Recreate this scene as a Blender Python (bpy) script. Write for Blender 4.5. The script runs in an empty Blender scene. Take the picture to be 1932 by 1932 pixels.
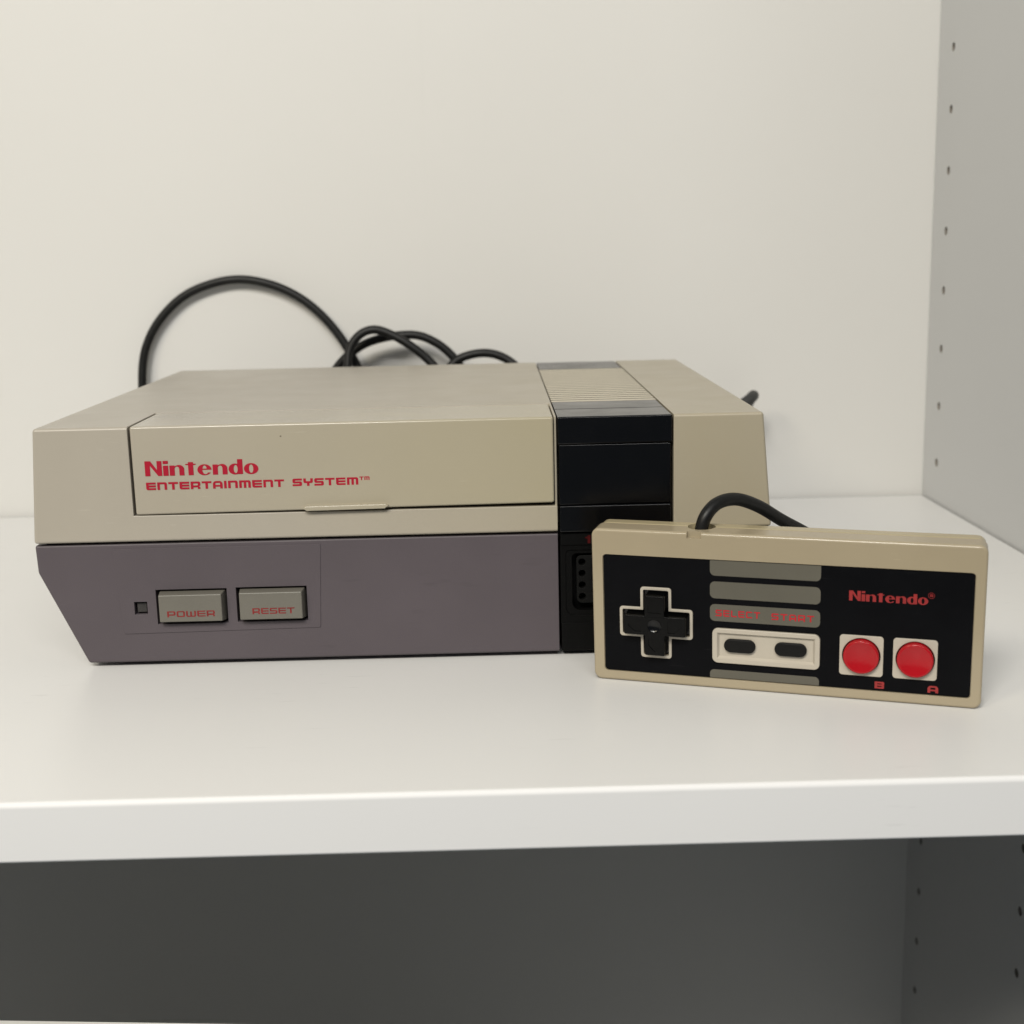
import bpy, bmesh, math, random
from mathutils import Vector, Matrix
random.seed(7)
MM = 0.001
scene = bpy.context.scene
COL = scene.collection

# ------------------------------------------------------------------ camera
def camera():
    pitch, yaw, roll = -0.1973663, -0.0105411, -0.0225392
    cp, sp, cy, sy = math.cos(pitch), math.sin(pitch), math.cos(yaw), math.sin(yaw)
    fwd = Vector((-sy * cp, cy * cp, sp)); right = Vector((cy, sy, 0)); up = right.cross(fwd)
    r2 = right * math.cos(roll) + up * math.sin(roll)
    u2 = -right * math.sin(roll) + up * math.cos(roll)
    cam = bpy.data.cameras.new('camera')
    cam.sensor_width = 36; cam.sensor_height = 36; cam.sensor_fit = 'HORIZONTAL'
    cam.lens = 36 * 2496.4 / 1932
    cam.clip_start = 0.01; cam.clip_end = 50
    cam.dof.use_dof = True; cam.dof.focus_distance = 0.455; cam.dof.aperture_fstop = 16.5
    o = bpy.data.objects.new('camera', cam)
    m = Matrix((r2, u2, -fwd)).transposed().to_4x4()
    m.translation = Vector((160.985, -449.208, 142.737)) * MM
    o.matrix_world = m
    COL.objects.link(o); scene.camera = o
camera()

# ------------------------------------------------------------------ world, lamps, exposure
w = bpy.data.worlds.new('World'); scene.world = w; w.use_nodes = True
bgn = w.node_tree.nodes['Background']
bgn.inputs['Color'].default_value = (0.72, 0.87, 1.0, 1); bgn.inputs['Strength'].default_value = 0.13

def ceiling_lamp(name, loc, target, sx, sy, power, col):
    l = bpy.data.lights.new(name, 'AREA'); l.shape = 'RECTANGLE'; l.size = sx; l.size_y = sy
    l.energy = power; l.color = col
    o = bpy.data.objects.new(name, l); COL.objects.link(o)
    o.location = loc
    o.rotation_euler = (Vector(target) - Vector(loc)).to_track_quat('-Z', 'Y').to_euler()
    return o
ceiling_lamp('ceiling_lamp', (-0.22, -1.15, 1.10), (0.1, 0.1, 0.05), 0.45, 0.45, 19.5, (1.0, 0.958, 0.875))
ceiling_lamp('ceiling_tube_lamp', (0.38, -1.90, 1.75), (0.1, 0.1, 0.05), 1.2, 0.14, 17, (1.0, 0.985, 0.95))
ceiling_lamp('warm_room_lamp', (-0.78, -1.0, 0.90), (-0.1, 0.2, 0.1), 0.35, 0.35, 6.6, (1.0, 0.89, 0.68))

vs = scene.view_settings
vs.view_transform = 'Standard'; vs.look = 'None'; vs.exposure = 0.0; vs.gamma = 1.0; vs.use_curve_mapping = False

# ------------------------------------------------------------------ materials
def mat(name, base, rough=0.4, spec=0.5, var=0.05, var_scale=60, speck=0.0, speck_scale=110, speck_col=(0.1, 0.08, 0.06),
        bump=0.0, bump_scale=2500, coat=0.0, grad=None, rough_var=0.0, metallic=0.0, scratch=0.0, scuff=0.0):
    m = bpy.data.materials.new(name); m.use_nodes = True
    nt = m.node_tree; N = nt.nodes; L = nt.links
    b = N['Principled BSDF']
    b.inputs['Roughness'].default_value = rough
    b.inputs['Specular IOR Level'].default_value = spec
    b.inputs['Coat Weight'].default_value = coat
    b.inputs['Metallic'].default_value = metallic
    tc = N.new('ShaderNodeTexCoord')
    src = tc.outputs['Object']
    def noise(scale, detail=3.0):
        n = N.new('ShaderNodeTexNoise'); n.inputs['Scale'].default_value = scale; n.inputs['Detail'].default_value = detail
        L.new(src, n.inputs['Vector']); return n.outputs['Fac']
    def mixc(fac, a, c):
        x = N.new('ShaderNodeMix'); x.data_type = 'RGBA'
        if isinstance(fac, float): x.inputs[0].default_value = fac
        else: L.new(fac, x.inputs[0])
        for i, v in ((6, a), (7, c)):
            if isinstance(v, tuple): x.inputs[i].default_value = (*v, 1)
            else: L.new(v, x.inputs[i])
        return x.outputs[2]
    def ramp(fac, lo, hi, a=0.0, c=1.0):
        r = N.new('ShaderNodeMapRange'); r.clamp = True
        r.inputs['From Min'].default_value = lo; r.inputs['From Max'].default_value = hi
        r.inputs['To Min'].default_value = a; r.inputs['To Max'].default_value = c
        L.new(fac, r.inputs['Value']); return r.outputs['Result']
    def mul(a, c):
        x = N.new('ShaderNodeMath'); x.operation = 'MULTIPLY'
        for i, v in ((0, a), (1, c)):
            if isinstance(v, float): x.inputs[i].default_value = v
            else: L.new(v, x.inputs[i])
        return x.outputs[0]
    dark = tuple(c * (1 - var) for c in base); light = tuple(min(1, c * (1 + var)) for c in base)
    col = mixc(ramp(noise(var_scale), 0.3, 0.7), dark, light)
    if grad:   # aged plastic: yellowing that varies over the part (object x in metres)
        gcol, x0, x1, amt = grad
        sp = N.new('ShaderNodeSeparateXYZ'); L.new(src, sp.inputs[0])
        g = ramp(sp.outputs['X'], x0, x1, 0.0, amt)
        g = mul(g, ramp(noise(25.0), 0.25, 0.75, 0.75, 1.0))
        col = mixc(g, col, gcol)
    if speck > 0:
        v = N.new('ShaderNodeTexVoronoi'); v.inputs['Scale'].default_value = speck_scale
        L.new(src, v.inputs['Vector'])
        sc = N.new('ShaderNodeSeparateColor'); L.new(v.outputs['Color'], sc.inputs[0])
        keep = ramp(sc.outputs[0], 1 - speck, 1 - speck + 0.001)
        size = ramp(sc.outputs[1], 0.0, 1.0, 0.010, 0.032)
        d = N.new('ShaderNodeMath'); d.operation = 'LESS_THAN'; L.new(v.outputs['Distance'], d.inputs[0]); L.new(size, d.inputs[1])
        col = mixc(mul(mul(keep, d.outputs[0]), 0.75), col, speck_col)
    if scuff > 0:     # faint darker rub marks
        mp = N.new('ShaderNodeMapping'); mp.inputs['Scale'].default_value = (60, 420, 420); mp.inputs['Rotation'].default_value = (0, 0, .35); L.new(src, mp.inputs['Vector'])
        sn = N.new('ShaderNodeTexNoise'); sn.inputs['Scale'].default_value = 1.0; sn.inputs['Detail'].default_value = 3.0; L.new(mp.outputs[0], sn.inputs['Vector'])
        f = mul(ramp(sn.outputs['Fac'], 0.64, 0.76), ramp(noise(14.0), 0.52, 0.66))
        col = mixc(mul(f, scuff), col, tuple(c * .55 for c in base))
    if scratch > 0:   # fine rubbed streaks along x
        mp = N.new('ShaderNodeMapping'); mp.inputs['Scale'].default_value = (90, 500, 1300); L.new(src, mp.inputs['Vector'])
        sn = N.new('ShaderNodeTexNoise'); sn.inputs['Scale'].default_value = 1.0; sn.inputs['Detail'].default_value = 2.0; L.new(mp.outputs[0], sn.inputs['Vector'])
        f = mul(ramp(sn.outputs['Fac'], 0.66, 0.74), ramp(noise(45.0), 0.5, 0.62))
        col = mixc(mul(f, scratch), col, tuple(min(1, c * 1.7 + .05) for c in base))
    L.new(col, b.inputs['Base Color'])
    if rough_var > 0:
        L.new(ramp(noise(var_scale * 1.7, 5.0), 0.25, 0.75, rough - rough_var, rough + rough_var), b.inputs['Roughness'])
    if bump > 0:
        bn = N.new('ShaderNodeBump'); bn.inputs['Strength'].default_value = bump; bn.inputs['Distance'].default_value = 0.0002
        L.new(noise(bump_scale, 2.0), bn.inputs['Height']); L.new(bn.outputs['Normal'], b.inputs['Normal'])
    return m

M = {}
M['white'] = mat('white_laminate', (0.69, 0.687, 0.68), 0.36, 0.4, 0.012, 6, speck=0.11, speck_scale=45, speck_col=(0.35, 0.3, 0.25), bump=0.10, bump_scale=900, scuff=0.30)
M['band'] = mat('brightened_edge_white', (0.735, 0.735, 0.742), 0.58, 0.3, 0.012, 6, speck=0.03, speck_scale=60, speck_col=(0.4, 0.36, 0.3), bump=0.06, bump_scale=900, scuff=0.30)  # shelf white lightened, the front edge's stronger light painted into its colour
M['wall'] = mat('white_back_board', (0.605, 0.60, 0.585), 0.5, 0.35, 0.015, 4, bump=0.10, bump_scale=700)
M['panel'] = mat('dimmed_white_panel', (0.555, 0.56, 0.562), 0.45, 0.4, 0.012, 5, bump=0.10, bump_scale=800)  # shelf white greyed down, the panel's weaker light painted into its colour
M['raw'] = mat('particle_board_core', (0.24, 0.22, 0.195), 0.9, 0.1, 0.25, 900)
M['beige'] = mat('aged_beige_plastic', (0.358, 0.327, 0.276), 0.33, 0.5, 0.02, 30, speck=0.22, speck_scale=75, bump=0.16, bump_scale=3500, rough_var=0.05, grad=((0.345, 0.304, 0.220), 0.08, 0.23, 1.0), scratch=0.16)
M['flap'] = mat('yellowed_flap_plastic', (0.358, 0.324, 0.265), 0.22, 0.5, 0.03, 30, speck=0.10, speck_scale=80, bump=0.08, bump_scale=3500, grad=((0.356, 0.318, 0.220), 0.035, 0.175, 0.95), rough_var=0.05, scratch=0.16)
M['rib'] = mat('vent_rib_plastic', (0.50, 0.455, 0.36), 0.40, 0.5, 0.04, 40, bump=0.08, bump_scale=3000)
M['groove'] = mat('shaded_groove_plastic', (0.10, 0.085, 0.06), 0.7, 0.3, 0.2, 90)  # crevice shade between the ribs painted into the vent floor colour
M['purple'] = mat('dark_grey_plastic', (0.084, 0.071, 0.080), 0.45, 0.3, 0.05, 25, speck=0.05, speck_scale=90, speck_col=(0.3, 0.28, 0.26), bump=0.22, bump_scale=3200, rough_var=0.05, scuff=0.30)
M['gloss'] = mat('gloss_black_plastic', (0.002, 0.002, 0.0025), 0.20, 0.36, 0.1, 40, speck=0.04, speck_scale=140, speck_col=(0.1, 0.1, 0.1), rough_var=0.06, scratch=0.10)
M['pad'] = mat('direction_pad_plastic', (0.0025, 0.0025, 0.0025), 0.24, 0.14, 0.1, 60, bump=0.05, bump_scale=1500)
M['black'] = mat('satin_black_plastic', (0.003, 0.003, 0.003), 0.42, 0.09, 0.1, 60, bump=0.1, bump_scale=3000)
M['void'] = mat('dark_cavity_plastic', (0.004, 0.004, 0.004), 0.6, 0.12, 0.1, 60)
M['ctrl'] = mat('controller_beige_plastic', (0.33, 0.278, 0.190), 0.20, 0.5, 0.03, 35, speck=0.20, speck_scale=85, speck_col=(0.12, 0.09, 0.06), bump=0.06, bump_scale=3500, rough_var=0.06, scratch=0.35)
M['ctrl_back'] = mat('controller_yellowed_plastic', (0.36, 0.305, 0.190), 0.20, 0.5, 0.03, 35, speck=0.1, speck_scale=85, bump=0.06, bump_scale=3500)
M['ctrl_inner'] = mat('controller_pale_plastic', (0.43, 0.39, 0.325), 0.35, 0.5, 0.03, 35, speck=0.25, speck_scale=160, speck_col=(0.15, 0.1, 0.06), bump=0.05, bump_scale=3500)
M['face'] = mat('black_face_plate', (0.0035, 0.0036, 0.0045), 0.45, 0.06, 0.12, 70, speck=0.05, speck_scale=130, speck_col=(0.16, 0.15, 0.14), bump=0.12, bump_scale=4000, rough_var=0.08, scratch=0.10)
M['stripe'] = mat('grey_print', (0.105, 0.099, 0.080), 0.45, 0.2, 0.06, 45, bump=0.08, bump_scale=4000)
M['red'] = mat('red_button_plastic', (0.35, 0.005, 0.010), 0.18, 0.36, 0.03, 60)
M['ink'] = mat('red_ink', (0.33, 0.005, 0.022), 0.42, 0.4, 0.05, 300)
M['ink2'] = mat('red_ink_on_black', (0.27, 0.022, 0.022), 0.45, 0.4, 0.10, 500)
M['ink_bar'] = mat('red_ink_on_grey', (0.42, 0.012, 0.020), 0.5, 0.3, 0.06, 900)
M['ink_port'] = mat('dull_red_ink', (0.05, 0.004, 0.004), 0.5, 0.1, 0.2, 900)
M['key'] = mat('grey_key_plastic', (0.135, 0.127, 0.108), 0.36, 0.5, 0.04, 50, bump=0.08, bump_scale=3500, speck=0.05, speck_scale=200)
M['rubber'] = mat('dark_rubber', (0.006, 0.0058, 0.0056), 0.55, 0.18, 0.15, 200, bump=0.15, bump_scale=2500, speck=0.1, speck_scale=300, speck_col=(0.08, 0.07, 0.06))
M['cord'] = mat('black_cord_sheath', (0.006, 0.006, 0.006), 0.45, 0.28, 0.12, 120, bump=0.08, bump_scale=1200, rough_var=0.06)
M['cord_grey'] = mat('grey_cord_sheath', (0.035, 0.036, 0.036), 0.5, 0.35, 0.12, 120)
M['ink_key'] = mat('dark_red_key_ink', (0.19, 0.018, 0.018), 0.5, 0.3, 0.2, 900)
M['lens'] = mat('dark_lamp_lens', (0.028, 0.025, 0.024), 0.15, 0.5, 0.3, 300)
M['foot'] = mat('rubber_foot_black', (0.015, 0.015, 0.015), 0.7, 0.3, 0.1, 100)
M['card'] = mat('white_card', (0.80, 0.79, 0.76), 0.6, 0.3, 0.01, 8)

# ------------------------------------------------------------------ mesh helpers (all numbers in millimetres)
def finish(name, bm, m, parent=None, smooth=35, bevel=0.0, seg=2, scale=True):
    bmesh.ops.recalc_face_normals(bm, faces=bm.faces)
    me = bpy.data.meshes.new(name); bm.to_mesh(me); bm.free()
    if scale: me.transform(Matrix.Scale(MM, 4))
    me.polygons.foreach_set('use_smooth', [True] * len(me.polygons))
    me.set_sharp_from_angle(angle=math.radians(smooth))
    if m is not None: me.materials.append(M[m])
    o = bpy.data.objects.new(name, me); COL.objects.link(o)
    if parent: o.parent = parent
    if bevel:
        b = o.modifiers.new('edge', 'BEVEL'); b.width = bevel * MM; b.segments = seg; b.limit_method = 'ANGLE'
        b.angle_limit = math.radians(40); b.use_clamp_overlap = True
    wn = o.modifiers.new('normals', 'WEIGHTED_NORMAL'); wn.keep_sharp = True; wn.weight = 60
    return o

def box_bm(x0, x1, y0, y1, z0, z1, bev=0.0, seg=2, bm=None):
    new = bmesh.new()
    vs = [new.verts.new((x, y, z)) for z in (z0, z1) for y in (y0, y1) for x in (x0, x1)]
    for f in ((0, 2, 3, 1), (4, 5, 7, 6), (0, 1, 5, 4), (2, 6, 7, 3), (0, 4, 6, 2), (1, 3, 7, 5)):
        new.faces.new([vs[i] for i in f])
    if bev: bmesh.ops.bevel(new, geom=list(new.edges), offset=bev, segments=seg, profile=0.5, affect='EDGES')
    if bm is None: return new
    merge(bm, new); return bm

def merge(dst, src):
    me = bpy.data.meshes.new('tmp'); src.to_mesh(me); src.free(); dst.from_mesh(me); bpy.data.meshes.remove(me)

def hexa_bm(bot, top, bev=0.0, seg=2):
    """bot/top: four (x,y,z) corners, same winding."""
    bm = bmesh.new()
    a = [bm.verts.new(p) for p in bot]; b = [bm.verts.new(p) for p in top]
    bm.faces.new(a[::-1]); bm.faces.new(b)
    for i in range(4): bm.faces.new((a[i], a[(i + 1) % 4], b[(i + 1) % 4], b[i]))
    bmesh.ops.recalc_face_normals(bm, faces=bm.faces)
    if bev: bmesh.ops.bevel(bm, geom=list(bm.edges), offset=bev, segments=seg, profile=0.5, affect='EDGES')
    return bm

def rounded(pts, n=5):
    """closed outline; points (x, y) or (x, y, radius)."""
    out = []
    k = len(pts)
    for i, p in enumerate(pts):
        r = p[2] if len(p) > 2 else 0
        P = Vector(p[:2])
        if r <= 0: out.append((P.x, P.y)); continue
        A = Vector(pts[i - 1][:2]); B = Vector(pts[(i + 1) % k][:2])
        a = (A - P).normalized(); b = (B - P).normalized()
        ang = a.angle(b); t = r / math.tan(ang / 2)
        t = min(t, (A - P).length * 0.5, (B - P).length * 0.5); r = t * math.tan(ang / 2)
        C = P + (a + b).normalized() * (r / math.sin(ang / 2))
        s = P + a * t - C; e = P + b * t - C
        a0 = math.atan2(s.y, s.x); a1 = math.atan2(e.y, e.x); d = (a1 - a0 + math.pi) % (2 * math.pi) - math.pi
        for j in range(n + 1):
            q = a0 + d * j / n; out.append((C.x + r * math.cos(q), C.y + r * math.sin(q)))
    return out

def rrect(x0, x1, y0, y1, r, n=6):
    if not isinstance(r, tuple): r = (r,) * 4
    return rounded([(x0, y0, r[0]), (x1, y0, r[1]), (x1, y1, r[2]), (x0, y1, r[3])], n)

def ell(cx, cy, rx, ry, a0=0, a1=360, n=24):
    m = n if abs(a1 - a0) >= 360 else n + 1
    return [(cx + rx * math.cos(math.radians(a0 + (a1 - a0) * i / n)), cy + ry * math.sin(math.radians(a0 + (a1 - a0) * i / n))) for i in range(m)]

def plate_bm(contours, y0, y1, bevel=0.0, bres=2):
    """flat plate facing -y between y0 (front) and y1; contours in (x, z), inner contours are holes."""
    cu = bpy.data.curves.new('tmp', 'CURVE'); cu.dimensions = '2D'; cu.fill_mode = 'BOTH'
    cu.extrude = max(1e-4, (y1 - y0) / 2 - bevel); cu.bevel_depth = bevel; cu.bevel_resolution = bres; cu.offset = -bevel
    for c in contours:
        s = cu.splines.new('POLY'); s.points.add(len(c) - 1); s.use_cyclic_u = True
        for p, q in zip(s.points, c): p.co = (q[0], q[1], 0, 1)
    o = bpy.data.objects.new('tmp', cu); COL.objects.link(o)
    dg = bpy.context.evaluated_depsgraph_get()
    me = bpy.data.meshes.new_from_object(o.evaluated_get(dg))
    bpy.data.objects.remove(o); bpy.data.curves.remove(cu)
    bm = bmesh.new(); bm.from_mesh(me); bpy.data.meshes.remove(me)
    bmesh.ops.remove_doubles(bm, verts=bm.verts, dist=1e-4)
    yc = (y0 + y1) / 2
    for v in bm.verts: x, y, z = v.co; v.co = (x, yc - z, y)
    return bm

def plate(name, contours, y0, y1, m, parent, bevel=0.0, smooth=35):
    return finish(name, plate_bm(contours, y0, y1, bevel), m, parent, smooth)

def cut(bm, cutters):
    """boolean difference of bmeshes (mm)."""
    def tmp(b):
        bmesh.ops.recalc_face_normals(b, faces=b.faces)
        me = bpy.data.meshes.new('tmp'); b.to_mesh(me); b.free()
        o = bpy.data.objects.new('tmp', me); COL.objects.link(o); return o
    a = tmp(bm); cs = [tmp(c) for c in cutters]
    for c in cs:
        md = a.modifiers.new('b', 'BOOLEAN'); md.object = c; md.operation = 'DIFFERENCE'; md.solver = 'EXACT'
    bpy.context.view_layer.update()
    dg = bpy.context.evaluated_depsgraph_get()
    me = bpy.data.meshes.new_from_object(a.evaluated_get(dg))
    for o in [a] + cs:
        d = o.data; bpy.data.objects.remove(o); bpy.data.meshes.remove(d)
    r = bmesh.new(); r.from_mesh(me); bpy.data.meshes.remove(me)
    bmesh.ops.remove_doubles(r, verts=r.verts, dist=1e-4)
    return r

def lathe_bm(prof, cx, cz, n=40):
    """profile (radius, y) revolved about the y axis through (cx, cz)."""
    bm = bmesh.new(); rings = []
    for r, y in prof:
        if r < 1e-6: rings.append([bm.verts.new((cx, y, cz))])
        else: rings.append([bm.verts.new((cx + r * math.cos(2 * math.pi * i / n), y, cz + r * math.sin(2 * math.pi * i / n))) for i in range(n)])
    for a, b in zip(rings, rings[1:]):
        for i in range(n):
            j = (i + 1) % n
            if len(a) == 1: bm.faces.new((a[0], b[i], b[j]))
            elif len(b) == 1: bm.faces.new((a[i], b[0], a[j]))
            else: bm.faces.new((a[i], b[i], b[j], a[j]))
    return bm

def tube_bm(ctrl, r, seg=14, step=10):
    P = [Vector(p) for p in ctrl]
    pts = []
    E = [P[0] * 2 - P[1]] + P + [P[-1] * 2 - P[-2]]
    for i in range(1, len(E) - 2):
        p0, p1, p2, p3 = E[i - 1], E[i], E[i + 1], E[i + 2]
        # centripetal Catmull-Rom
        t0 = 0; t1 = t0 + max(1e-3, (p1 - p0).length) ** .5; t2 = t1 + max(1e-3, (p2 - p1).length) ** .5; t3 = t2 + max(1e-3, (p3 - p2).length) ** .5
        for k in range(step):
            t = t1 + (t2 - t1) * k / step
            a1 = p0 * ((t1 - t) / (t1 - t0)) + p1 * ((t - t0) / (t1 - t0)); a2 = p1 * ((t2 - t) / (t2 - t1)) + p2 * ((t - t1) / (t2 - t1)); a3 = p2 * ((t3 - t) / (t3 - t2)) + p3 * ((t - t2) / (t3 - t2))
            b1 = a1 * ((t2 - t) / (t2 - t0)) + a2 * ((t - t0) / (t2 - t0)); b2 = a2 * ((t3 - t) / (t3 - t1)) + a3 * ((t - t1) / (t3 - t1))
            pts.append(b1 * ((t2 - t) / (t2 - t1)) + b2 * ((t - t1) / (t2 - t1)))
    pts.append(P[-1])
    for _ in range(3):   # a stiff cord has no kinks
        pts = [pts[0]] + [(pts[i - 1] + pts[i] * 2 + pts[i + 1]) / 4 for i in range(1, len(pts) - 1)] + [pts[-1]]
    bm = bmesh.new(); rings = []; up = Vector((0.2, 1, 0.1)).normalized()
    for i, p in enumerate(pts):
        t = (pts[min(i + 1, len(pts) - 1)] - pts[max(i - 1, 0)]).normalized()
        n = (up - t * up.dot(t)).normalized(); b = t.cross(n); up = n
        rings.append([bm.verts.new(p + (n * math.cos(2 * math.pi * k / seg) + b * math.sin(2 * math.pi * k / seg)) * r) for k in range(seg)])
    for a, b in zip(rings, rings[1:]):
        for k in range(seg): bm.faces.new((a[k], a[(k + 1) % seg], b[(k + 1) % seg], b[k]))
    bm.faces.new(rings[0][::-1]); bm.faces.new(rings[-1])
    return bm

def thing(name, label, cat, loc=(0, 0, 0), rot=(0, 0, 0), group=None):
    o = bpy.data.objects.new(name, None); COL.objects.link(o); o.empty_display_size = 0.02
    o.location = Vector(loc) * MM; o.rotation_euler = rot; o['label'] = label; o['category'] = cat
    if group: o['group'] = group
    return o
def structure(o, label):
    o['kind'] = 'structure'; o['label'] = label; return o
def dup(o, parent, dx, dz):
    c = o.copy(); COL.objects.link(c); c.parent = parent; c.location = o.location + Vector((dx * MM, 0, dz * MM)); return c

# ------------------------------------------------------------------ lettering outlines (unit cap height)
def wide_glyphs(v, h):
    G = {}; w = 1.25; c = w / 2; a, b = .5 + h / 2, .5 - h / 2
    G['E'] = (w, [rounded([(0, 1), (w, 1), (w, 1 - h), (v, 1 - h), (v, a), (w, a), (w, b), (v, b), (v, h), (w, h), (w, 0), (0, 0, .25)])])
    G['N'] = (w, [rounded([(0, 0), (0, 1), (w, 1, .25), (w, 0), (w - v, 0), (w - v, 1 - h, .07), (v, 1 - h), (v, 0)])])
    G['T'] = (w, [rounded([(0, 1), (w, 1), (w, 1 - h), (c + v / 2, 1 - h), (c + v / 2, 0), (c - v / 2, 0), (c - v / 2, 1 - h), (0, 1 - h)])])
    G['R'] = (w, [rounded([(0, 0), (0, 1), (w, 1, .22), (w, .46, .1), (w - .2, .37), (w - .02, .24, .1), (w - .02, 0), (w - .02 - v, 0), (w - .02 - v, .23), (v, .23), (v, 0)]),
                  rounded([(v, .48), (v, 1 - h), (w - v, 1 - h, .06), (w - v, .48, .06)])])
    G['A'] = (w, [rounded([(0, 0), (0, 1, .4), (w, 1, .4), (w, 0), (w - v, 0), (w - v, .25), (v, .25), (v, 0)]),
                  rounded([(v, .47), (v, 1 - h, .07), (w - v, 1 - h, .07), (w - v, .47)])])
    G['I'] = (v, [[(0, 0), (0, 1), (v, 1), (v, 0)]])
    W = 1.5; C = W / 2
    G['M'] = (W, [rounded([(0, 0), (0, 1), (W, 1, .25), (W, 0), (W - v, 0), (W - v, 1 - h, .07), (C + v / 2, 1 - h), (C + v / 2, 0), (C - v / 2, 0), (C - v / 2, 1 - h), (v, 1 - h), (v, 0)])])
    G['W'] = (W, [rounded([(0, 1), (0, 0, .25), (W, 0, .25), (W, 1), (W - v, 1), (W - v, h, .07), (C + v / 2, h), (C + v / 2, .9), (C - v / 2, .9), (C - v / 2, h), (v, h, .07), (v, 1)])])
    G['S'] = (w, [rounded([(0, 1, .22), (w, 1), (w, 1 - h), (v, 1 - h, .05), (v, a, .05), (w, a, .22), (w, 0, .22), (0, 0), (0, h), (w - v, h, .05), (w - v, b, .05), (0, b, .22)])])
    G['Y'] = (w, [rounded([(0, 1), (v, 1), (v, a, .07), (w - v, a, .07), (w - v, 1), (w, 1), (w, b, .22), (c + v / 2, b), (c + v / 2, 0), (c - v / 2, 0), (c - v / 2, b), (0, b, .22)])])
    G['P'] = (w, [rounded([(0, 0), (0, 1), (w, 1, .22), (w, .27, .22), (v, .27), (v, 0)]), rounded([(v, .48), (v, 1 - h), (w - v, 1 - h, .07), (w - v, .48, .07)])])
    G['O'] = (w, [rrect(0, w, 0, 1, .22), rrect(v, w - v, h, 1 - h, .08)])
    G['C'] = (w, [rounded([(0, 1, .22), (w, 1), (w, 1 - h), (v, 1 - h, .07), (v, h, .07), (w, h), (w, 0), (0, 0, .22)])])
    G['L'] = (w * .92, [rounded([(0, 1), (v, 1), (v, h, .05), (w * .92, h), (w * .92, 0), (0, 0, .22)])])
    G['B'] = (w, [rounded([(0, 0), (0, 1), (w, 1, .18), (w, .58, .06), (w - .06, .5), (w, .42, .06), (w, 0, .18)]),
                  rounded([(v, .61), (v, 1 - h), (w - v, 1 - h), (w - v, .61)]), rounded([(v, h), (v, .40), (w - v, .40), (w - v, h)])])
    G['1'] = (.62, [[(.28, 0), (.28, .62), (0, .62), (0, .78), (.2, .8), (.32, 1), (.62, 1), (.62, 0)]])
    return G
GW = wide_glyphs(.33, .25); GS = wide_glyphs(.26, .18)

def bold_glyphs():
    G = {}
    G['N'] = (1.10, [[(0, 0), (0, 1), (.37, 1), (.78, .40), (.78, 1), (1.1, 1), (1.1, 0), (.84, 0), (.33, .70), (.33, 0)]])
    G['i'] = (.34, [[(0, 0), (0, .68), (.34, .68), (.34, 0)], [(0, .80), (0, 1), (.34, 1), (.34, .80)]])
    arch = [(.33, .63)] + ell(.62, .42, .33, .29, 118, 0, 12) + [(.95, 0), (.63, 0)] + ell(.48, .44, .15, .17, 0, 170, 8) + [(.33, .42), (.33, 0)]
    G['n'] = (.95, [[(0, 0), (0, .68), (.33, .68)] + arch])
    G['t'] = (.70, [[(.19, 0), (.19, .68), (.03, .70), (0, .735), (.03, .765), (.19, .77), (.19, .88), (.52, .88), (.52, .77), (.67, .765), (.70, .735), (.67, .70), (.52, .68), (.52, 0)]])
    G['e'] = (.92, [ell(.46, .345, .46, .37, 0, 328, 30) + ell(.52, .33, .20, .285, 322, 188, 12) + [(.32, .345)],
                    [(.34, .42)] + [(.60, .42)] + ell(.47, .42, .13, .22, 20, 160, 10)])
    G['d'] = (.92, [[(.58, .66), (.58, 1), (.92, 1), (.92, 0), (.60, 0), (.60, .05)] + ell(.42, .345, .42, .37, -62, -298, 26), ell(.46, .345, .13, .275)])
    G['o'] = (.94, [ell(.47, .345, .47, .37, 0, 360, 32), ell(.47, .345, .14, .285)])
    return G
GB = bold_glyphs()

def word(name, G, text, x0, x1, z0, hgt, y, m, parent, gap=.23, space=1.0, thick=0.05):
    """one printed word fitted between x0 and x1, baseline z0."""
    adv = []; x = 0
    for ch in text:
        if ch == ' ': x += space; continue
        adv.append((ch, x)); x += G[ch][0] + gap
    total = x - gap; s = (x1 - x0) / total
    cs = []
    for ch, xx in adv:
        for c in G[ch][1]: cs.append([(x0 + (xx + p[0]) * s, z0 + p[1] * hgt) for p in c])
    return plate(name, cs, y - thick, y, m, parent)

# ================================================================== the setting: a white bookcase
XR, YB, YF = 401.8, 286.5, -116.0
XL = -420.0
# shelf the console stands on (rounded front edge, small gaps at the back and at the side)
bm = box_bm(XL + 1, XR - 1.2, YF, YB - 3.0, -17.2, 0)
ed = [e for e in bm.edges if all(abs(v.co.y - YF) < .01 for v in e.verts) and abs(e.verts[0].co.z - e.verts[1].co.z) < .01]
bmesh.ops.bevel(bm, geom=[e for e in ed if e.verts[0].co.z > -1], offset=1.6, segments=4, profile=0.5, affect='EDGES')
ed = [e for e in bm.edges if all(abs(v.co.y - YF) < .01 for v in e.verts) and all(v.co.z < -17 for v in e.verts)]
bmesh.ops.bevel(bm, geom=ed, offset=0.8, segments=3, profile=0.5, affect='EDGES')
sh = finish('shelf_board', bm, 'white', smooth=50)
sh.data.materials.append(M['band'])      # front edge faces take the lighter white, brightness put into the colour
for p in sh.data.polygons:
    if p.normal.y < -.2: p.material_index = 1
structure(sh, 'white laminate shelf the grey console stands on')
structure(finish('lower_shelf_board', box_bm(XL + 1, XR - 1.2, YF, YB - 3, -507, -490, .8), 'white'), 'white laminate shelf below the console shelf')
# back board in two leaves with a hairline fold between them
structure(finish('back_board', box_bm(XL, 126.3, YB, YB + 4, -850, 760), 'wall'), 'white back board left of the hairline joint')
structure(finish('back_board', box_bm(126.318, XR + 18, YB, YB + 4, -850, 760), 'wall'), 'white back board right of the hairline joint')
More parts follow.
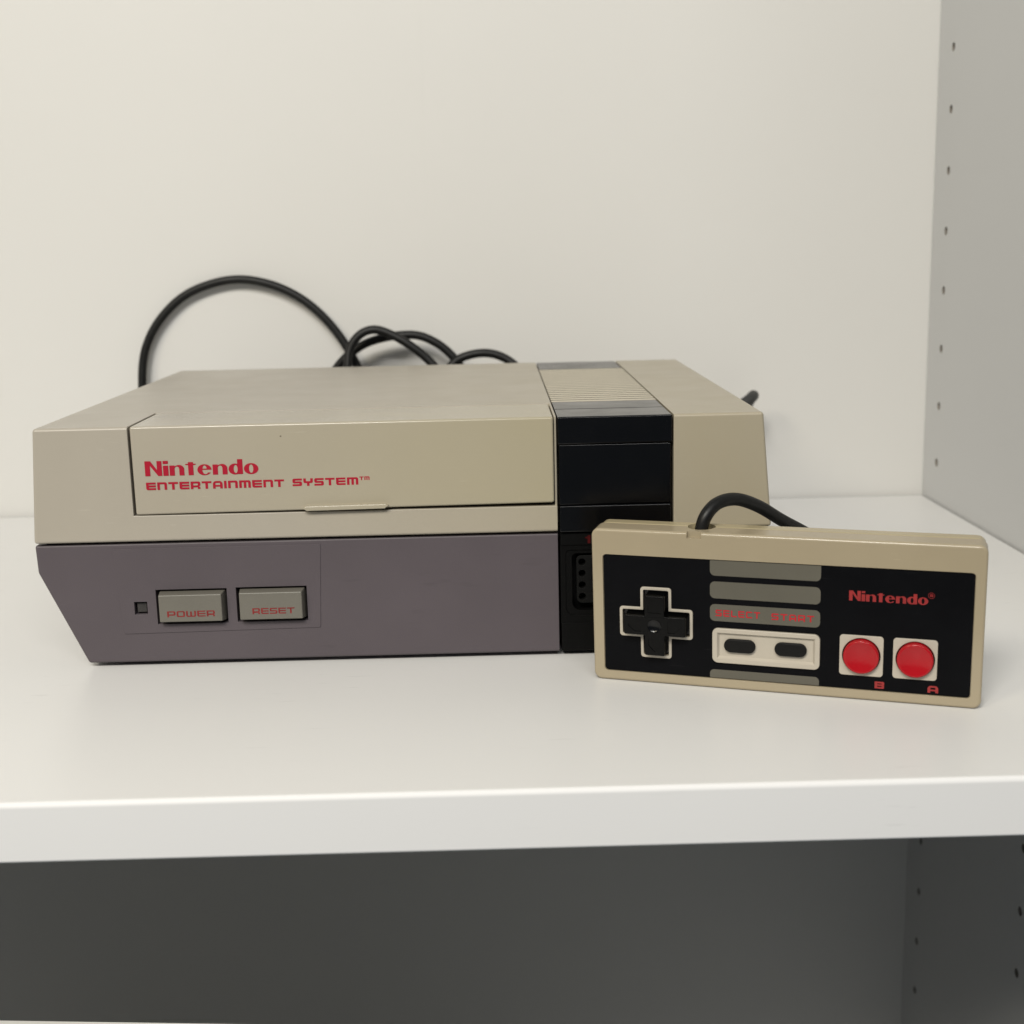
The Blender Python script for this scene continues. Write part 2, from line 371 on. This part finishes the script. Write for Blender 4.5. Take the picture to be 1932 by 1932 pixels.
# side panels, the right one drilled with two rows of shelf-pin holes
def hole_z(k): return 21.9 + (31.05 if k >= 0 else 31.8) * k
outer = [(YF - 12, -850), (YB - .3, -850), (YB - .3, 760), (YF - 12, 760)]
holes = [ell(yy, hole_z(k), 2.3, 2.3, 0, 360, 18) for yy in (264, 121) for k in range(-25, 22)]
bm = plate_bm([outer] + holes, 0, 12, 0.0)
for v in bm.verts: x, y, z = v.co; v.co = (XR + y, x, z)
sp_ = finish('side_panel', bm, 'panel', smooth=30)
sp_.data.materials.append(M['raw'])
for p in sp_.data.polygons:
    if abs(p.normal.x) < .5 and YF < p.center.y / MM < YB - 10 and -840 < p.center.z / MM < 740: p.material_index = 1
structure(sp_, 'white drilled side panel of the bookcase')
back = finish('panel_core', box_bm(XR + 12.0, XR + 18, YF - 12, YB - .3, -850, 760), 'raw', sp_)
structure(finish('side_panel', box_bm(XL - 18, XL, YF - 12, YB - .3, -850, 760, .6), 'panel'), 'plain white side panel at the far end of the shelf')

# ================================================================== the console
con = thing('game_console', 'boxy beige and dark grey game console with black band and red lettering', 'game console')
ZT, ZS = 85.67, 45.53
DB = 219.0
# ---- upper shell
hull = hexa_bm([(0, 0, ZS), (256, 0, ZS), (256, DB, ZS), (0, DB, ZS)], [(2.93, 0, ZT), (252.64, 0, ZT), (252.64, DB, ZT), (2.93, DB, ZT)], 1.1, 3)
shell = cut(hull, [box_bm(181.5, 221.8, -5, 12, 40, 90), box_bm(181.5, 221.8, 8, 230, 80, 90), box_bm(35.2, 180.75, -5, 39.3, 54.7, 90), box_bm(180.0, 182.0, -5, 1.3, 54.7, 90)])
finish('upper_shell', shell, 'beige', con, bevel=0.18)
# ---- cartridge flap, not quite shut at its right end
fl = hexa_bm([(36.0, 0.1, 54.9), (180.5, -0.3, 55.9), (180.5, 39.0, 55.9), (36.0, 39.0, 54.9)], [(35.9, 0.1, ZT), (180.5, -0.1, ZT + .05), (180.5, 39.1, ZT), (35.9, 39.1, ZT)], 0.85, 3)
flap = finish('cartridge_flap', fl, 'flap', con, smooth=50)
flap['label'] = 'yellowed cartridge flap with red lettering'
lip = plate_bm([[(93.9, 56.3), (95.0, 55.35), (122.0, 55.6), (123.2, 56.6), (122.2, 57.25), (94.9, 57.05)]], -2.2, 0.4, 0.35)
finish('finger_lip', lip, 'flap', flap)
word('logo_lettering', GB, 'Nintendo', 40.3, 79.1, 68.55, 5.15, -0.0, 'ink', flap, gap=.075)
ent = word('system_lettering', GW, 'ENTERTAINMENT', 40.3, 87.6, 63.7, 2.6, -0.0, 'ink', flap, gap=.19)
word('system_lettering', GW, 'SYSTEM', 90.5, 113.1, 63.85, 2.6, -0.02, 'ink', flap, gap=.19)
word('trademark_lettering', GW, 'TM', 113.5, 117.0, 65.4, 1.25, -0.02, 'ink', flap, gap=.2)
# ---- black band over the front and top
def band(name, x0, x1, y0, y1, z0, z1, m='gloss', bev=.55): return finish(name, box_bm(x0, x1, y0, y1, z0, z1, bev, 3), m, con, smooth=50)
band('band_block', 181.9, 221.3, 0.1, 21.9, 75.95, ZT - .1)
band('band_block', 181.9, 221.3, 22.15, 44.6, 78, ZT - .1)
band('band_block', 182.2, 221.0, 0.75, 12, 54.65, 75.85, bev=.5)
band('band_block', 182.2, 221.0, 0.35, 12, 45.1, 54.5, bev=.5)
finish('vent_bed', box_bm(181.7, 221.5, 44.5, 180.2, 80.2, ZT - .26), 'groove', con)
r0 = finish('vent_rib', box_bm(182.0, 221.2, -1.9, 1.9, 82.4, ZT - .14, .08, 2), 'rib', con, smooth=50)
for k in range(20):
    r = r0 if k == 0 else r0.copy()
    if k: COL.objects.link(r); r.parent = con
    r.location = (0, (48.0 + 6.74 * k) * MM, 0)
for k in range(4): band('rear_band_block', 182.0, 221.2, 180.4 + 9.7 * k, 189.6 + 9.7 * k, 80.5, ZT - .15, bev=.4)
# ---- lower shell
prof = [(-.34, 44.75), (-.04, 34.9), (15.0, 1.66), (241, 1.66), (256.04, 34.9), (256.34, 44.75)]
lb = bmesh.new()
fa = [lb.verts.new((x, 1.6, z)) for x, z in prof]; ba = [lb.verts.new((x, 217, z)) for x, z in prof]
lb.faces.new(fa); lb.faces.new(ba[::-1])
for i in range(6): lb.faces.new((fa[i], ba[i], ba[(i + 1) % 6], fa[(i + 1) % 6]))
bmesh.ops.recalc_face_normals(lb, faces=lb.faces)
bmesh.ops.bevel(lb, geom=list(lb.edges), offset=0.9, segments=3, profile=0.5, affect='EDGES')
PW = (40.35, 65.15, 15.45, 27.95); RS = (68.4, 93.15, 15.6, 28.1); LD = (32.55, 37.1, 19.15, 23.75)
lb = cut(lb, [box_bm(181.5, 222.0, -5, 14, -2, 50)] + [box_bm(q[0], q[1], -5, 9, q[2], q[3]) for q in (PW, RS)] + [box_bm(LD[0], LD[1], -5, 5.0, LD[2], LD[3])])
low = finish('lower_shell', lb, 'purple', con, bevel=0.15)
low['label'] = 'dark grey lower shell with sloping sides'
finish('seam_spacer', box_bm(3, 253, 4, 214, 43.0, 46.4), 'void', con)
# raised label plate round the keys
def hole(q, e=0): return [(q[0] - e, q[2] - e), (q[0] - e, q[3] + e), (q[1] + e, q[3] + e), (q[1] + e, q[2] - e)]
plate('key_plate', [rounded([(26.7, 42.9), (28.3, 12.2, .6), (97.4, 12.9, .6), (98.7, 42.9)]), hole(PW), hole(RS), hole(LD)], 1.32, 1.62, 'purple', con, .1)
for q, txt, t0, t1, tz in ((PW, 'POWER', 44.6, 61.2, 18.75), (RS, 'RESET', 74.3, 89.0, 19.1)):
    x0, x1, z0, z1 = q
    kb = hexa_bm([(x0 + .8, 6, z0 + .5), (x1 - .35, 6, z0 + .5), (x1 - .35, 6, z1 - .35), (x0 + .8, 6, z1 - .35)],
                 [(x0 + 1.5, -1.6, z0 + 1.5), (x1 - 1.45, -1.6, z0 + 1.5), (x1 - 1.45, -1.6, z1 - 1.35), (x0 + 1.5, -1.6, z1 - 1.35)], .35, 3)
    k = finish('push_key', kb, 'key', con, smooth=50)
    k['label'] = 'grey %s push key' % txt.lower()
    word('key_lettering', GS, txt, t0, t1, tz, 2.1, -1.6, 'ink_key', k, gap=.19)
lamp = finish('power_lamp', box_bm(LD[0] + .55, LD[1] - .35, 2.5, 5.2, LD[2] + .45, LD[3] - .45, .4, 2), 'lens', con, smooth=50)
finish('recess_floor', box_bm(39.5, 66, 8.5, 9.4, 14.8, 28.6), 'void', con)
finish('recess_floor', box_bm(67.6, 94, 8.5, 9.4, 14.8, 28.7), 'void', con)
# ---- controller port panel
pp = box_bm(182.3, 221.1, 1.7, 14, 1.7, 44.7, .5, 2)
def port_outline(x0, x1, z0, z1): return rounded([(x0, z0, 3.0), (x1, z0, 1.0), (x1, z1, 1.0), (x0, z1, 1.4)])
PORTS = ((184.1, 201.2), (203.0, 219.9))
pp = cut(pp, [plate_bm([port_outline(a, b, 14.5, 38.4)], -4, 2.7) for a, b in PORTS] + [plate_bm([port_outline(a + 2.3, b - 1.6, 16.3, 37.0)], -4, 8) for a, b in PORTS] + [box_bm(182, 222, -2, 2.2, 11.9, 40.3)])
finish('port_panel', pp, 'black', con, bevel=0.2)
for a, b in PORTS:
    xc = a + 6.4
    pins = [ell(a + 5.9, z, 1.25, 1.25, 0, 360, 16) for z in (33.6, 29.5, 25.3, 21.1)] + [ell(a + 10.5, z, 1.25, 1.25, 0, 360, 16) for z in (31.5, 27.4, 23.2)]
    plate('port_socket', [rounded([(a + 3.9, 18.7, 2), (a + 12.3, 18.7, 1.2), (a + 12.3, 36, 1.2), (a + 3.9, 36, 1.6)])] + pins, 3.6, 8.2, 'void', con, .15)
word('port_number', GW, '1', 191.1, 192.9, 40.75, 2.85, 1.7, 'ink_port', con)
# ---- feet
for fx, fy in ((34, 18), (214, 18), (34, 198), (214, 198)):
    f = bmesh.new(); bmesh.ops.create_cone(f, cap_ends=True, segments=24, radius1=6.5, radius2=7, depth=2.0, matrix=Matrix.Translation((fx, fy, 1.0)))
    finish('rubber_foot', f, 'foot', con)

# ================================================================== the controller, standing on its long edge
LEAN = -0.05
ctl = thing('game_controller', 'rectangular beige game controller with black face and two round red buttons', 'game controller',
            (191.75, -24.2, 0.0), (-LEAN, 0, -0.332))
BW, BH = 123.0, 52.5
# front half: rounded slab, recess for the face plate, notch and cord opening in the top edge
fs = plate_bm([rrect(0.2, BW - .2, 0.1, BH - .2, 2.6)], 0, 8.6, 0.9, 3)
CX, CW = 35.0, 5.6     # cord exit on the top edge
hole_cord = bmesh.new(); bmesh.ops.create_cone(hole_cord, cap_ends=True, segments=32, radius1=4.6, radius2=4.6, depth=9, matrix=Matrix.Translation((CX, 8.6, BH - .2)))
dpx, dpz = 21.45, 21.15
def cross(c, half, arm, r_out, r_in):
    x, z = c; a = arm / 2; h = half
    return rounded([(x - a, z + h, r_out), (x + a, z + h, r_out), (x + a, z + a, r_in), (x + h, z + a, r_out), (x + h, z - a, r_out), (x + a, z - a, r_in),
                    (x + a, z - h, r_out), (x - a, z - h, r_out), (x - a, z - a, r_in), (x - h, z - a, r_out), (x - h, z + a, r_out), (x - a, z + a, r_in)][::-1], 4)
WELL = (39.9, 74.15, 9.0, 20.9)
BB = (86.75, 14.85); AB = (102.95, 14.9)
fs = cut(fs, [plate_bm([rrect(3.85, 119.6, 3.4, 43.75, 1.3)], -3, 0.75), box_bm(31.7, 36.4, -2, 1.9, 50.35, 54), hole_cord,
              plate_bm([cross((dpx, dpz), 11.2, 8.5, .5, .2)], -3, 6)] + [lathe_bm([(0, -3), (6.0, -3), (6.0, 6), (0, 6)], c[0], c[1]) for c in (BB, AB)])
front = finish('front_shell', fs, 'ctrl', ctl, bevel=0.12)
bsb = plate_bm([rrect(0.6, BW - .6, 0.5, BH - .4, 2.8)], 8.95, 13.9, 0.6, 3)
hc2 = bmesh.new(); bmesh.ops.create_cone(hc2, cap_ends=True, segments=32, radius1=4.6, radius2=4.6, depth=9, matrix=Matrix.Translation((CX, 8.6, BH - .2)))
finish('back_shell', cut(bsb, [hc2]), 'ctrl_back', ctl)
finish('seam_liner', plate_bm([rrect(1.6, BW - 1.6, 1.4, BH - 6.5, 2)], 7.0, 10.5), 'void', ctl)
finish('base_lip', box_bm(3, BW - 3, 9.6, 13.4, -0.55, 1.0, .3), 'ctrl_back', ctl)
# face plate with its openings
FP = [rrect(4.05, 119.4, 3.6, 43.55, 1.15), cross((dpx, dpz), 12.2, 10.3, 1.0, .35), rrect(WELL[0], WELL[1], WELL[2], WELL[3], 1.9)]
SQ = [(80.05, 93.45, 8.15, 21.55), (96.25, 109.55, 8.25, 21.55)]
for q in SQ: FP.append(rrect(*q, 1.1))
face = plate('face_plate', FP, 0.35, 0.75, 'face', ctl, .05)
face['label'] = 'black face plate with grey stripes'
for z0, z1, rr in ((38.35, 43.45, (1.6, 1.6, .2, .2)), (30.75, 36.4, 1.6), (23.1, 28.8, 1.6), (3.7, 6.5, (.2, .2, 1.6, 1.6))):
    plate('grey_stripe', [rrect(39.15, 73.95, z0, z1, rr)], 0.30, 0.35, 'stripe', face)
word('button_lettering', GS, 'SELECT', 41.0, 55.2, 24.8, 2.15, 0.29, 'ink_bar', face, gap=.32)
word('button_lettering', GS, 'START', 58.8, 72.1, 24.75, 2.15, 0.29, 'ink_bar', face, gap=.32)
word('logo_lettering', GB, 'Nintendo', 82.6, 106.1, 32.75, 3.25, 0.34, 'ink2', face, gap=.075)
rg = (107.0, 35.75)
plate('registered_mark', [ell(*rg, .95, .95), ell(*rg, .84, .84)] + [[(rg[0] - .4 + p[0] * .68, rg[1] - .42 + p[1] * .85) for p in c] for c in GW['R'][1]], 0.29, 0.34, 'ink2', face)
word('letter_mark', GW, 'B', 91.05, 93.95, 4.3, 2.3, 0.34, 'ink2', face)
word('letter_mark', GW, 'A', 106.95, 110.1, 4.25, 2.3, 0.34, 'ink2', face)
# directional pad
plate('pad_frame', [cross((dpx, dpz), 12.1, 10.2, 1.0, .3), cross((dpx, dpz), 11.15, 8.4, .5, .2)], -0.05, 0.75, 'ctrl_inner', ctl, .12)
finish('pad_well', plate_bm([cross((dpx, dpz), 11.15, 8.44, .5, .2)], 1.6, 5.0), 'gloss', ctl)
px_, pz_ = dpx + .15, dpz - .05
pad = plate_bm([cross((px_, pz_), 10.15, 6.55, .5, .15)], -3.3, 2.6, 0.3, 3)
# round dimple in the middle of the pad
dim = lathe_bm([(0, -6), (2.3, -6), (2.3, -3.1), (2.0, -2.86), (1.6, -2.68), (1.1, -2.53), (.55, -2.44), (0, -2.41)], px_, pz_, 36)
arrows = []
for a in range(4):
    ca, sa = math.cos(a * math.pi / 2), math.sin(a * math.pi / 2)
    pent = [(-2.1, 4.4), (2.1, 4.4), (2.1, 6.6), (0, 8.9), (-2.1, 6.6)]
    arrows.append(plate_bm([[(px_ + x * ca - z * sa, pz_ + x * sa + z * ca) for x, z in pent]], -6, -3.05))
dp = finish('direction_pad', cut(pad, [dim] + arrows), 'pad', ctl, smooth=30)
finish('thumb_dimple', lathe_bm([(2.26, -3.16), (2.0, -2.92), (1.6, -2.74), (1.1, -2.59), (.55, -2.50), (0, -2.47)], px_, pz_, 36), 'gloss', dp, smooth=60)
dp['label'] = 'black cross-shaped direction pad'
# select / start well
wo = rrect(WELL[0] + .08, WELL[1] - .08, WELL[2] + .08, WELL[3] - .08, 1.85)
wf = plate_bm([wo], -0.35, 0.75, .22, 3)
def slope_cut(x0, x1, z0, z1, x2, x3, z2, z3, y0, y1):
    return hexa_bm([(x0, y0, z0), (x1, y0, z0), (x1, y0, z1), (x0, y0, z1)], [(x2, y1, z2), (x3, y1, z2), (x3, y1, z3), (x2, y1, z3)])
wf2 = cut(wf, [slope_cut(41.4, 72.7, 10.5, 19.5, 42.2, 71.9, 11.3, 18.8, -.5, .55)])
well = finish('button_well', wf2, 'ctrl_inner', ctl, bevel=.1)
for cx in (48.8, 64.95):
    p = plate('select_start_button', [rrect(cx - 5.05, cx + 5.05, 12.95, 17.4, 2.2, 8)], -0.55, 0.7, 'rubber', ctl, .3)
# red buttons in pale squares
for q, c in zip(SQ, (BB, AB)):
    plate('button_surround', [rrect(q[0] + .06, q[1] - .06, q[2] + .06, q[3] - .06, 1.05), ell(c[0], c[1], 5.85, 5.85, 0, 360, 48)], 0.0, 0.75, 'ctrl_inner', ctl, .1)
    prof_b = [(0, -1.0)] + [(r, -1.0 - .75 * (r / 5.0) ** 2) for r in (.8, 1.6, 2.4, 3.2, 4.0, 4.6)] + [(4.95, -1.75), (5.15, -1.72), (5.33, -1.6), (5.45, -1.4), (5.5, -1.0), (5.5, 3.5), (0, 3.5)]
    bt = finish('red_button', lathe_bm(prof_b, c[0], c[1], 64), 'red', ctl, smooth=60)
    finish('button_void', lathe_bm([(0, 4.0), (5.95, 4.0), (5.95, 5.0), (0, 5.0)], c[0], c[1]), 'void', ctl)
# cord: out of the top edge, over the back, down to the shelf behind
def ctl_pts(L): return L
cord = tube_bm([(35.2, 6.6, 41.5), (35.3, 6.2, 47.0), (35.4, 6.2, 51.8), (36.6, 7.2, 56.0), (39.4, 11.0, 59.3), (44.2, 17.5, 59.6), (50.4, 26.0, 55.6), (57.6, 36.0, 48.2), (63.6, 44.0, 42.6), (70.0, 52.0, 36.5),
                (78, 60, 30), (84, 68, 16), (86, 78, 6.6), (82, 92, 6.9), (70, 100, 7.3), (56, 92, 6.9), (50, 76, 6.1), (58, 62, 5.4), (72, 58, 5.2), (86, 62, 5.4)], 2.15, 16)
cd = finish('controller_cord', cord, 'cord', ctl, smooth=60)
cuff = bmesh.new(); bmesh.ops.create_cone(cuff, cap_ends=True, segments=24, radius1=3.2, radius2=2.5, depth=5.5, matrix=Matrix.Translation((35.3, 6.3, 45.2)))
finish('strain_relief', cuff, 'rubber', ctl)
pl = box_bm(84, 106, 56.5, 68, 3.2, 12.5, 1.0, 2)
finish('cord_plug', pl, 'black', ctl)

# ================================================================== cords behind the console
pc = tube_bm([(40, 262, 2.6), (10, 270, 2.6), (-12, 276, 8), (-27, 279, 28), (-33, 279.5, 52), (-32.7, 280, 72.7), (-31.8, 280.5, 83.7), (-29.3, 281, 93.8), (-22.3, 281.5, 106.5), (-8.4, 282, 119.9), (7.8, 282, 126.8), (23.7, 282, 129.0),
              (40.6, 281.8, 125.8), (54.6, 281.5, 119.2), (65.7, 281, 110.4), (75.2, 280.5, 99.3), (82.5, 279.5, 87.2), (90, 278, 70), (96, 275, 48), (92, 268, 28), (80, 260, 22), (76, 255, 40), (79.5, 256, 62),
              (82.4, 259, 80.5), (83.6, 261, 90.5), (87.5, 262, 97.1), (92.7, 262.5, 100.6), (98.4, 262.5, 101.3), (106.8, 262, 98.3), (116.4, 261, 92.5), (127.4, 260, 82.9), (138, 256, 66), (140, 252, 42), (128, 254, 18), (104, 264, 7),
              (76, 270, 12), (62, 273, 36), (64, 273, 62), (75.4, 272.5, 81), (82.6, 272, 88.0), (91.5, 272, 93.5), (100.2, 272, 96.1), (108.8, 272, 97.4), (120.3, 272, 97.1), (130.2, 271.5, 92.6), (137.2, 271, 86.7), (143.5, 270, 78),
              (147, 266, 62), (140, 258, 46), (130, 259, 56), (133.5, 265, 74), (137.6, 267.5, 81.0), (142.4, 268, 84.6), (151.6, 268, 87.0), (160.2, 268, 86.6), (168.7, 267, 82.9), (178, 264, 74), (190, 256, 58), (196, 242, 44), (197, 228, 36), (197, 219.5, 34)], 2.35, 14, 8)
o = finish('power_cord', pc, 'cord', None, smooth=60)
o['label'] = 'tangled black cord rising in one big loop against the back board'; o['category'] = 'cord'
vc = tube_bm([(236, 219.3, 32), (240, 232, 33), (252, 242, 40), (270, 247, 48), (284, 249, 53.5), (291, 250.5, 57.3), (296.5, 253, 60.4), (299.5, 258, 61.8), (299.5, 264, 60), (297, 269, 53), (293, 273, 40), (286, 275, 20), (274, 273, 6), (258, 268, 3.2), (236, 262, 3.2)], 3.0, 14, 8)
o = finish('video_cord', vc, 'cord_grey', None, smooth=60)
o['label'] = 'short bend of black cord showing past the right rear of the console'; o['category'] = 'cord'

# ================================================================== white board standing on the shelf below
o = finish('foam_board', box_bm(-160, 330, -7, 9.4, 0, 380.9, .5), 'card')
o.location = Vector((-100, -45, -490)) * MM; o.rotation_euler = (0, 0, math.radians(-4.3))
o['label'] = 'upright white board in the dark compartment below, only its top edge showing'; o['category'] = 'board'
